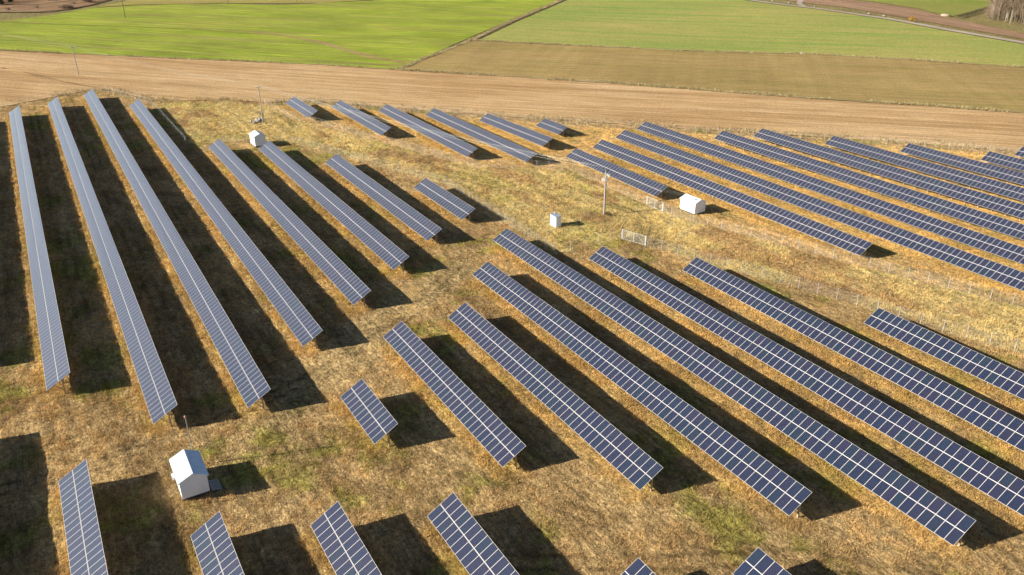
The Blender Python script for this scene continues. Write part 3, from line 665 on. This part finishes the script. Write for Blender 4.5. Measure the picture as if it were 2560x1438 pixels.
# ------------------------------------------------------------ white buildings
def gable_house(x0, x1, y0, y1, eave, ridge, label, name='transformer_house', plinth=.22, over=.13, seams=14, ac=False, group='white gabled transformer houses'):
    zg = G1((x0+x1)/2, (y0+y1)/2); root = empty(name, ((x0+x1)/2, (y0+y1)/2, zg), label, 'transformer house', group)
    a, b = (x1-x0)/2, (y1-y0)/2; pr = (ridge-eave)/(b)            # roof pitch
    mb = MB(); z0, z1, zr = plinth, eave, ridge-.05
    mb.add([(-a,-b,z0),(a,-b,z0),(a,b,z0),(-a,b,z0),(-a,-b,z1),(a,-b,z1),(a,b,z1),(-a,b,z1),(-a,0,zr),(a,0,zr)],
           [(0,1,5,4),(1,2,6,9,5),(2,3,7,6),(3,0,4,8,7),(0,3,2,1)])
    mb.build('wall', M_WHITE, root)
    mb = MB(); mb.box((-a+.10,-b+.10,-.3), (a-.10,b-.10,plinth)); mb.build('plinth', M_DARK, root)
    for sg in (-1, 1):
        e = (b+over); ze = eave-over*pr; A_ = a+over
        mb = MB(); th = .05
        p = [(-A_,sg*e,ze),(A_,sg*e,ze),(A_,0,ridge),(-A_,0,ridge)]; up = [(x,y,z+th) for x,y,z in p]
        mb.add(p+up, [(0,1,2,3),(7,6,5,4),(0,4,5,1),(1,5,6,2),(2,6,7,3),(3,7,4,0)])
        rf = mb.build('roof', M_ROOF, root)
        mb = MB()
        for k in range(seams):
            x = -A_+.06+(2*A_-.12)*k/(seams-1); mb.bar((x, sg*e, ze+th+.02), (x, sg*.06, ridge+th+.012), .05, .045)
        mb.build('roof_ribs', M_ROOF, rf)
        for k in range(1, 5):
            pass
        mb = MB(); mb.bar((-A_-.005, sg*(e+.02), ze+.01), (A_+.005, sg*(e+.02), ze+.01), .05, .10); mb.build('gutter', M_WHITE, root)
    mb = MB(); mb.bar((-a-over-.01, 0, ridge+.065), (a+over+.01, 0, ridge+.065), .20, .03); mb.build('ridge_cap', M_WHITE, root)
    for sx in (-1, 1):
        mb = MB()
        for sg in (-1, 1): mb.bar((sx*(a+over+.012), sg*(b+over), eave-over*pr+.0), (sx*(a+over+.012), 0, ridge+.0), .03, .12, side=(0,1,0))
        mb.build('verge_board', M_WHITE, root)
    # double door on the shaded long side and a vent grille
    mb = MB(); mb.box((-.85, b-.01, plinth+.02), (.0, b+.03, eave-.3)); mb.build('door', M_WHITE, root)
    mb = MB(); mb.box((.03, b-.01, plinth+.02), (.88, b+.03, eave-.3)); mb.build('door', M_WHITE, root)
    mb = MB()
    for k in range(6): mb.box((-a+.5, -b-.012, plinth+.35+k*.07), (-a+1.1, -b+.01, plinth+.38+k*.07))
    mb.build('vent', M_GALV, root)
    if ac:
        mb = MB(); mb.box((-a*.35-.22, -b-.36, 1.1), (-a*.35+.22, -b-.08, 1.45)); mb.bar((-a*.35-.2, -b, .98), (-a*.35-.2, -b-.4, .98), .04); mb.bar((-a*.35+.2, -b, .98), (-a*.35+.2, -b-.4, .98), .04)
        cu = mb.build('cooling_unit', M_WHITE, root)
        mb = MB(); mb.tube([(-a*.35, -b-.365, 1.27), (-a*.35, -b-.38, 1.27)], .13, 16); mb.build('fan_grille', M_DARK, cu)
    return root
gable_house(-77.75, -73.15, 4.22, 6.97, 2.34, 2.98, 'near white gabled shed with a ribbed roof, shadow cast to its right', ac=True, seams=18)
gable_house(-205.8, -201.2, 45.97, 48.75, 2.62, 3.25, 'far white gabled shed behind the corner of an array, by the stone-footed pole')
gable_house(-112.35, -108.05, 108.65, 111.5, 2.38, 2.95, 'white gabled house by the upper gate, under the end of the wires')
# kiosk
bz = G1(-117.8, 81.6); root = empty('electrical_kiosk', (-117.8, 81.55, bz), 'small white kiosk with a flat grey roof standing alone in the meadow', 'kiosk')
mb = MB(); mb.box((-1.0,-.6,.12), (1.0,.6,2.12)); mb.build('cabinet', M_WHITE, root)
mb = MB(); mb.box((-1.05,-.65,-.2), (1.05,.65,.12)); mb.build('plinth', M_CONC, root)
mb = MB(); mb.add([(-1.12,-.72,2.20),(1.12,-.72,2.14),(1.12,.72,2.14),(-1.12,.72,2.20),(-1.12,-.72,2.28),(1.12,-.72,2.22),(1.12,.72,2.22),(-1.12,.72,2.28)],
                  [(0,3,2,1),(4,5,6,7),(0,1,5,4),(1,2,6,5),(2,3,7,6),(3,0,4,7)]); mb.build('roof', flat_mat('grey blue roof sheet', (.26,.30,.36), .5, .4, 0, .1), root)
for sx in (-.93, .0):
    mb = MB(); mb.box((sx, -.62, .2), (sx+.9, -.598, 2.02)); dr = mb.build('door', M_WHITE, root)
    mb = MB(); mb.box((sx+.78, -.66, 1.0), (sx+.82, -.62, 1.16)); mb.build('handle', M_DARK, dr)
mb = MB(); mb.tube([(-.6,.2,2.25),(-.6,.2,2.42),(-.6,.2,2.44),(-.6,.2,2.62)], [.07,.07,.13,.10], 10); mb.build('roof_vent', M_CERAM, root, smooth=True)
# slatted steps by the near shed
root = empty('wooden_pallet', (-73.9, 7.65, G1(-73.9, 7.65)), 'grey slatted wooden pallet leaning at the shaded side of the near shed', 'pallet')
for k in range(7):
    mb = MB(); x = -.9+k*.28; mb.bar((x, -.50, .34), (x, .52, .10), .17, .03); mb.build('slat', M_WOOD, root)
for yy, zz in ((-.38, .25), (.40, .04)):
    mb = MB(); mb.bar((-1.02, yy, zz), (.90, yy, zz), .09, .08); mb.build('beam', M_WOOD, root)
# mast
mx_, my_ = -78.6, 6.55
root = empty('weather_mast', (mx_, my_, G1(mx_, my_)), 'thin white mast with a reddish head beside the near shed', 'mast')
mb = MB(); mb.tube([(0,0,-.2),(0,0,6.25)], [.06,.045], 8); mb.build('pole', M_GALV, root)
mb = MB(); mb.tube([(0,0,6.2),(0,0,6.32),(0,0,6.5),(0,0,6.56)], [.06,.13,.13,.05], 10); mb.build('head', flat_mat('faded red plastic', (.42,.20,.17), .5), root)
mb = MB(); mb.bar((-.2,0,6.1),(.22,0,6.1),.03); mb.build('arm', M_GALV, root)
# lamp pole by the gabled house
lx, ly = -106.4, 105.95
root = empty('lamp_pole', (lx, ly, G1(lx, ly)), 'thin dark lamp pole with a short arm in front of the gabled white house', 'lamp pole')
mb = MB(); mb.tube([(0,0,-.2),(0,0,3.95)], .055, 8); mb.build('pole', M_GALV, root)
mb = MB(); mb.tube([(0,0,3.9),(.1,.9,4.15)], .025, 6); mb.build('arm', M_DARK, root)
mb = MB(); mb.box((-.10,.85,4.08),(.25,1.2,4.18)); mb.build('lamp_head', M_DARK, root)
mb = MB(); mb.box((-.12,-.16,2.9),(.12,-.03,3.3)); mb.build('junction_box', M_GALV, root)

# ------------------------------------------------------------ overhead line
POLES = [(-225.68, 54.65, 10.1), (-324.66, 16.2, 9.6), (-478.26, 51.8, 8.6)]
HEAD = (.93, .36)                                   # heading of the line
def pole(x, y, h, label, wood=False, hd=HEAD):
    z = G1(x, y); root = empty('utility_pole', (x, y, z), label, 'utility pole', 'poles of the overhead line')
    mb = MB(); mb.tube([(0,0,-.5),(0,0,h)], [.17,.11], 12); mb.build('pole_shaft', M_BARK if wood else M_CONC, root, smooth=False)
    pxx = Vector((-hd[1], hd[0], 0)).normalized()
    mb = MB(); mb.bar(-pxx*.95+Vector((0,0,h-.15)), pxx*.95+Vector((0,0,h-.15)), .09, .09); mb.build('crossarm', M_DARK, root)
    tops = []
    for k in (-.85, 0, .85):
        p = pxx*k+Vector((0,0,h-.1 if k else h)); mb = MB(); mb.tube([p, p+Vector((0,0,.16)), p+Vector((0,0,.22)), p+Vector((0,0,.34))], [.03,.03,.08,.05], 8); mb.build('insulator', M_CERAM if not wood else M_DARK, root)
        tops.append(Vector((x, y, z))+p+Vector((0,0,.34)))
    return root, tops
_, tA = pole(*POLES[0], 'concrete pole with stones piled at its foot, between the left block and far arrays')
_, tB = pole(*POLES[1], 'concrete pole standing alone in the stubble field at upper left')
pole(*POLES[2], 'small distant dark pole standing in the bright green field', True, (.5, .85))
pole(-517.3, 114.2, 8.6, 'distant dark pole cut by the top edge beyond the green field, left one', True, (.5, .85))
pole(-512.6, 154.9, 8.6, 'distant dark pole foot at the top edge, right of the other one there', True, (.5, .85))
# switchgear pole
PX, PY, PH = -117.75, 93.31, 9.3
zP = G1(PX, PY); root = empty('utility_pole', (PX, PY, zP), 'tall pale pole with switchgear and insulators above the small kiosk', 'utility pole', 'poles of the overhead line')
mb = MB(); mb.tube([(0,0,-.5),(0,0,PH)], [.18,.12], 12); mb.build('pole_shaft', M_CONC, root)
pxx = Vector((-HEAD[1], HEAD[0], 0)).normalized(); HV = Vector((HEAD[0], HEAD[1], 0)).normalized(); tC = []
mb = MB(); mb.bar(-pxx*1.05+Vector((0,0,PH-.2)), pxx*1.05+Vector((0,0,PH-.2)), .10, .10); mb.build('crossarm', M_DARK, root)
for k in (-.95, 0, .95):
    p = pxx*k+Vector((0,0,PH-.12 if k else PH)); mb = MB(); mb.tube([p, p+Vector((0,0,.16)), p+Vector((0,0,.22)), p+Vector((0,0,.34))], [.03,.03,.09,.05], 8); mb.build('insulator', M_DARK, root); tC.append(Vector((PX,PY,zP))+p+Vector((0,0,.34)))
mb = MB(); mb.bar(-pxx*1.0+Vector((0,0,7.2)), pxx*1.15+Vector((0,0,7.75)), .10, .10); mb.bar(Vector((0,0,6.7)), pxx*.9+Vector((0,0,7.6)), .05, .05); sg = mb.build('switch_frame', M_GATE, root)
for k, zz in ((-.95,7.2),(-.60,7.3),(.35,7.6),(.65,7.7),(.95,7.8)):
    for q_ in (-.22, .22):
        p = pxx*k+HV*q_+Vector((0,0,zz)); mb = MB(); mb.tube([p, p+Vector((0,0,.12)), p+Vector((0,0,.2)), p+Vector((0,0,.5))], [.05,.09,.06,.08], 8); mb.build('insulator', M_CERAM, sg)
for zz, ln_ in ((6.1,.45),(5.3,.6),(4.6,.25),(2.9,.22),(1.5,.2)):
    mb = MB(); mb.bar((0,0,zz), pxx*ln_+Vector((0,0,zz+.06)), .09, .09); mb.box((pxx.x*ln_-.09, pxx.y*ln_-.09, zz-.04), (pxx.x*ln_+.09, pxx.y*ln_+.09, zz+.14)); mb.build('bracket', M_CERAM if zz > 5 else M_GALV, root)
mb = MB(); mb.tube([pxx*.16+HV*.10+Vector((0,0,.0)), pxx*.16+HV*.10+Vector((0,0,6.9))], .05, 6); mb.build('cable_duct', M_DARK, root)
# wires
def wire(a, b, sag, label, r=.010, n=24, grp='wires of the overhead line'):
    pts = []
    for i in range(n+1):
        t = i/n; p = a.lerp(b, t); p.z -= sag*4*t*(1-t); pts.append(p-a)
    mb = MB(); mb.tube(pts, r, 5); o = mb.build('overhead_wire', M_WIRE, None, a, smooth=True); tag(o, label, 'wire', grp); return o
tA = sorted(tA, key=lambda p: p.x+p.y*-1); tB = sorted(tB, key=lambda p: p.x+p.y*-1); tC = sorted(tC, key=lambda p: p.x+p.y*-1)
side = ('southern', 'middle', 'northern')
for i in range(3):
    wire(tA[i], tC[i], 1.1, side[2-i]+' wire between the stone-footed pole and the switchgear pole')
    wire(tB[i], tA[i], 1.0, side[2-i]+' wire between the stubble field pole and the stone-footed pole', .006)
    off = Vector((-100, -38.8, 3.2)); wire(tB[i]+off, tB[i], 1.0, side[2-i]+' wire running left from the pole in the stubble field', .006)
for i, k in enumerate((-.9, -.3, .3, .9)):
    a = Vector((PX, PY, zP+8.7-.1*i))+pxx*k*.5; b = Vector((-111.3, 109.2+k*1.0, G1(-111, 110)+2.95+.1))
    wire(a, b, .25, ('lowest', 'second lowest', 'second highest', 'highest')[3-i]+' of four wires from the switchgear pole to the gabled house', .012)

# ------------------------------------------------------------ stones, shrubs, trees
def rock_mesh(seed, r):
    rs = random.Random(seed); bm = bmesh.new(); bmesh.ops.create_icosphere(bm, subdivisions=2, radius=r)
    ph = [rs.uniform(0, 6) for _ in range(6)]
    for v in bm.verts:
        k = 1+.18*math.sin(v.co.x*4/r*.6+ph[0])+.16*math.sin(v.co.y*5/r*.5+ph[1])+.12*math.sin(v.co.z*6/r*.5+ph[2]); v.co *= k; v.co.z *= .7
    me = bpy.data.meshes.new('stone'); bm.to_mesh(me); bm.free(); me.materials.append(M_STONE); return me
rp = empty('stone_pile', (-227.9, 54.1, G1(-227.9, 54.1)), 'heap of grey field stones at the foot of a concrete pole', 'stone pile')
for k in range(14):
    me = rock_mesh(k, random.uniform(.28, .6)); o = bpy.data.objects.new('stone', me); o.location = (random.gauss(0, .9), random.gauss(0, .8), random.uniform(.05, .45)); o.rotation_euler = (random.random()*3, random.random()*3, random.random()*6); link(o, rp)
def twig_ball(n, R_, h, seed, w0=.03, up=.3):
    """many thin leaf or twig faces spread through a crown"""
    rs = np.random.default_rng(seed); v = []; f = []
    cl = rs.normal(0, .42, (14, 3)); 
    for i in range(n):
        c = cl[rs.integers(0, 14)]+rs.normal(0, .20, 3); c = np.clip(c, -1, 1); p = np.array([c[0]*R_, c[1]*R_, h*(.55+c[2]*.5)])
        d_ = rs.normal(0, 1, 3); d_[2] += up; d_ /= np.linalg.norm(d_); s_ = np.cross(d_, rs.normal(0, 1, 3)); s_ /= np.linalg.norm(s_)+1e-6
        ln = rs.uniform(.5, 1.)*R_*.22; k = len(v); v += [tuple(p-s_*w0), tuple(p+s_*w0), tuple(p+d_*ln)]; f.append((k, k+1, k+2))
    return v, f
def shrub(x, y, r, h, mat, label, name='shrub', n=500, w0=.05, cat='shrub', group=None, stems=6):
    root = empty(name, (x, y, G1(x, y)+.15), label, cat, group)
    v, f = twig_ball(n, r, h, int(abs(x*7+y)), w0); mb = MB(); mb.add(v, f); mb.build('crown', mat, root)
    mb = MB()
    for k in range(stems):
        a = k*2*math.pi/stems+random.random(); mb.tube([(0,0,-.2), (math.cos(a)*r*.25, math.sin(a)*r*.25, h*.4), (math.cos(a)*r*.55, math.sin(a)*r*.55, h*.85)], [.05,.035,.012], 5)
    mb.build('stem', M_BARK, root); return root
shrub(-229.5, 55.6, 1.7, 3.2, M_TWIG, 'bare thin shrub behind the stones at the pole foot', n=260, w0=.018)
shrub(-116.9, 93.6, .9, .55, flat_mat('dark red weeds', (.13,.07,.045), .9), 'low dark reddish weeds at the foot of the switchgear pole', name='weed_clump', n=500, w0=.03, cat='weeds', stems=3)
shrub(-260.1, 405.6, 2.0, 2.6, M_GOLD, 'orange autumn bush beside the far road', n=420, w0=.16)
shrub(-566.0, 41.0, 4.6, 3.4, M_TWIG, 'grey brown round bush in the scrub at upper left', n=1000, w0=.12)
shrub(-583.4, 22.0, 2.4, 3.0, M_TWIG, 'smaller thin bush in the scrub, left of the round one', n=400, w0=.08)
shrub(-537, 28, 4.0, 1.8, M_TWIG, 'low brown bush on the edge between scrub and green field', n=900, w0=.12)
for i, (x, y) in enumerate([(-541, 0), (-546, 14), (-560, 34), (-556, -16), (-575, 50)]):
    shrub(x, y, random.uniform(1.2, 2.4), random.uniform(1., 1.8), M_TWIG, ('first', 'second', 'third', 'fourth', 'fifth')[i]+' low tuft bush in the upper left scrub, counted from the left corner' , n=300, w0=.09, group='low bushes in the scrub')
# white stones beside the road
for (x, y, s_, lb) in [(-294.0,409.3+8,.6,'pinkish white roadside block nearest the orange bush'),(-283.6,415.8,.55,'white roadside block between the orange bush and the pinkish one'),
        (-335.0,421.4,.5,'small white roadside block right of the side road mouth'),(-355.6,422.3,.6,'white roadside block left of the side road mouth'),(-368.3,421.2,.6,'farthest white roadside block at the top edge'),
        (-223.8,277.6,.55,'white stone on the grassy line between the brown and green fields')]:
    me = rock_mesh(int(-x), s_); me.materials.clear(); me.materials.append(M_CONC); o = bpy.data.objects.new('roadside_stone', me); o.location = (x, y, G1(x, y)+.3+s_*.3); link(o); tag(o, lb, 'stone', 'pale stones by the road')
me = rock_mesh(5, 3.0); me.materials.clear(); me.materials.append(flat_mat('pale spoil', (.36,.28,.21), .9)); o = bpy.data.objects.new('spoil_heap', me); o.location = (-266, 446.5, G1(-266, 446.5)+.5); o.scale = (1.0, .8, .45); link(o); tag(o, 'pale heap of spoil at the corner of the ploughed field', 'spoil heap')
# dark brush line from the heap to the wood
hb = MB()
for k in range(34):
    t = k/33; x = -256+(-271+256)*t; y = 442+(497-442)*t; v, f = twig_ball(110, 1.4, 2.0, k, .12); n0 = Vector((x, y, G1(x, y)+.1)); hb.add([Vector(q)+n0 for q in v], f)
o = hb.build('hedge', flat_mat('dark brush', (.075,.065,.035), .9), None); tag(o, 'dark hedge running from the pale heap to the wood', 'hedge')
# bare wood at the top right
def bare_tree(seed, H, birch):
    rs = random.Random(seed); root = bpy.data.objects.new('bare_tree', None)
    C.objects.link(root); mb = MB(); bend = rs.uniform(-.5, .5)
    mb.tube([(0,0,-.4),(bend*.2,0,H*.3),(bend*.6,.1,H*.65),(bend,.1,H)], [.17,.14,.09,.02], 7); mb.build('trunk', M_BIRCH if birch else M_BARK, root)
    mb = MB()
    for k in range(34):
        z = H*rs.uniform(.12, .95); a = rs.uniform(0, 6.28); ln = (H-z)*.42+.9; s_ = Vector((bend*z/H, 0, z)); e = s_+Vector((math.cos(a)*ln*.7, math.sin(a)*ln*.7, ln*.8))
        mb.tube([s_, s_.lerp(e, .5)+Vector((0,0,-.1)), e], [.06,.035,.01], 4)
        for j in range(14):
            q_ = s_.lerp(e, rs.uniform(.25, 1)); dd = Vector((rs.gauss(0,1), rs.gauss(0,1), rs.uniform(0,1.2))).normalized()*rs.uniform(.5,1.5); sd_ = dd.cross(Vector((0,0,1)))*.0+dd.cross(Vector((.1,0,1))).normalized()*.06
            mb.add([q_-sd_, q_+sd_, q_+dd], [(0,1,2)])
    mb.build('crown', M_TWIG, root); return root
protos = [bare_tree(3, 23, True), bare_tree(4, 20, False), bare_tree(5, 25, False), bare_tree(9, 16, False)]
wx = []
edge = [(-262,492),(-256,474),(-247,455),(-240,449),(-231,445.5),(-222,440),(-210,436.4),(-196,433)]
rs = random.Random(4)
for ri in range(8):
    for k in range(16):
        t = (k+rs.uniform(-.4, .4)+.5)/16*(len(edge)-1); t = min(max(t, 0), len(edge)-1.001); i = int(t); f_ = t-i
        ex = edge[i][0]+(edge[i+1][0]-edge[i][0])*f_; ey = edge[i][1]+(edge[i+1][1]-edge[i][1])*f_
        wx.append((ex-ri*1.6+rs.gauss(0,.7), ey+ri*4.2+rs.gauss(0,1.2)+1))
FIRST = {}
for i, (x, y) in enumerate(wx):
    p = protos[i % 4]
    r = p if i < 4 else dup(p)
    r.location = (x, y, G1(x, y)); r.rotation_euler = (0, 0, rs.uniform(0, 6.28)); s_ = rs.uniform(.85, 1.15); r.scale = (s_, s_, s_)
    front = i < 16
    tag(r, 'bare tree in the front rank of the wood at the top right corner' if front else 'bare tree inside the wood at the top right corner', 'tree', 'front rank of the bare wood' if front else 'trees inside the bare wood')
for i, (x, y) in enumerate([(-263,486),(-259,480),(-255,472),(-252,464),(-248,458),(-243,452)]):
    shrub(x, y, 3.2, 4.6, M_TWIG, 'leafless brown bush on the fringe of the wood at the top right corner', n=500, w0=.07, group='bushes fringing the bare wood')
# conifers at the top left corner
def conifer(seed, H, R_):
    root = bpy.data.objects.new('conifer', None); C.objects.link(root); rs = np.random.default_rng(seed)
    mb = MB(); mb.tube([(0,0,-.3),(0,0,H)], [.22,.04], 6); mb.build('trunk', M_BARK, root); v = []; f = []
    for i in range(1100):
        z = H*(.1+.9*rs.random()**1.3); rr = R_*(1-z/H)**.8*rs.uniform(.35, 1.05)*(.8+.3*math.sin(z*5)); a = rs.uniform(0, 6.28)
        p = np.array([math.cos(a)*rr, math.sin(a)*rr, z]); d_ = np.array([math.cos(a), math.sin(a), -.35])*.8; s_ = np.array([-math.sin(a), math.cos(a), 0])*.22
        k = len(v); v += [tuple(p-s_), tuple(p+s_), tuple(p+d_)]; f.append((k, k+1, k+2))
    mb = MB(); mb.add(v, f); mb.build('crown', M_PINE, root); return root
cps = [conifer(1, 9, 2.6), conifer(2, 7, 2.2)]
for i, (x, y) in enumerate([(-572,-3),(-578,-12),(-586,-4),(-584,2),(-596,8),(-600,-10)]):
    r = cps[i] if i < 2 else dup(cps[i % 2]); r.location = (x, y, G1(x, y)); r.rotation_euler = (0, 0, i*1.3)
    tag(r, 'dark conifer in the clump at the top left corner', 'tree', 'conifers at the top left corner')
for i, (x, y, h) in enumerate([(-590, 3, 5), (-577, 26, 6), (-583, 36, 5)]):
    r = dup(protos[1]); r.location = (x, y, G1(x, y)); r.scale = (h/20,)*3
    tag(r, ('thin bare sapling right beside the top left conifers', 'thin bare sapling between the conifers and the round scrub bush', 'thin bare sapling nearest the round scrub bush')[i], 'tree', 'thin saplings in the scrub')
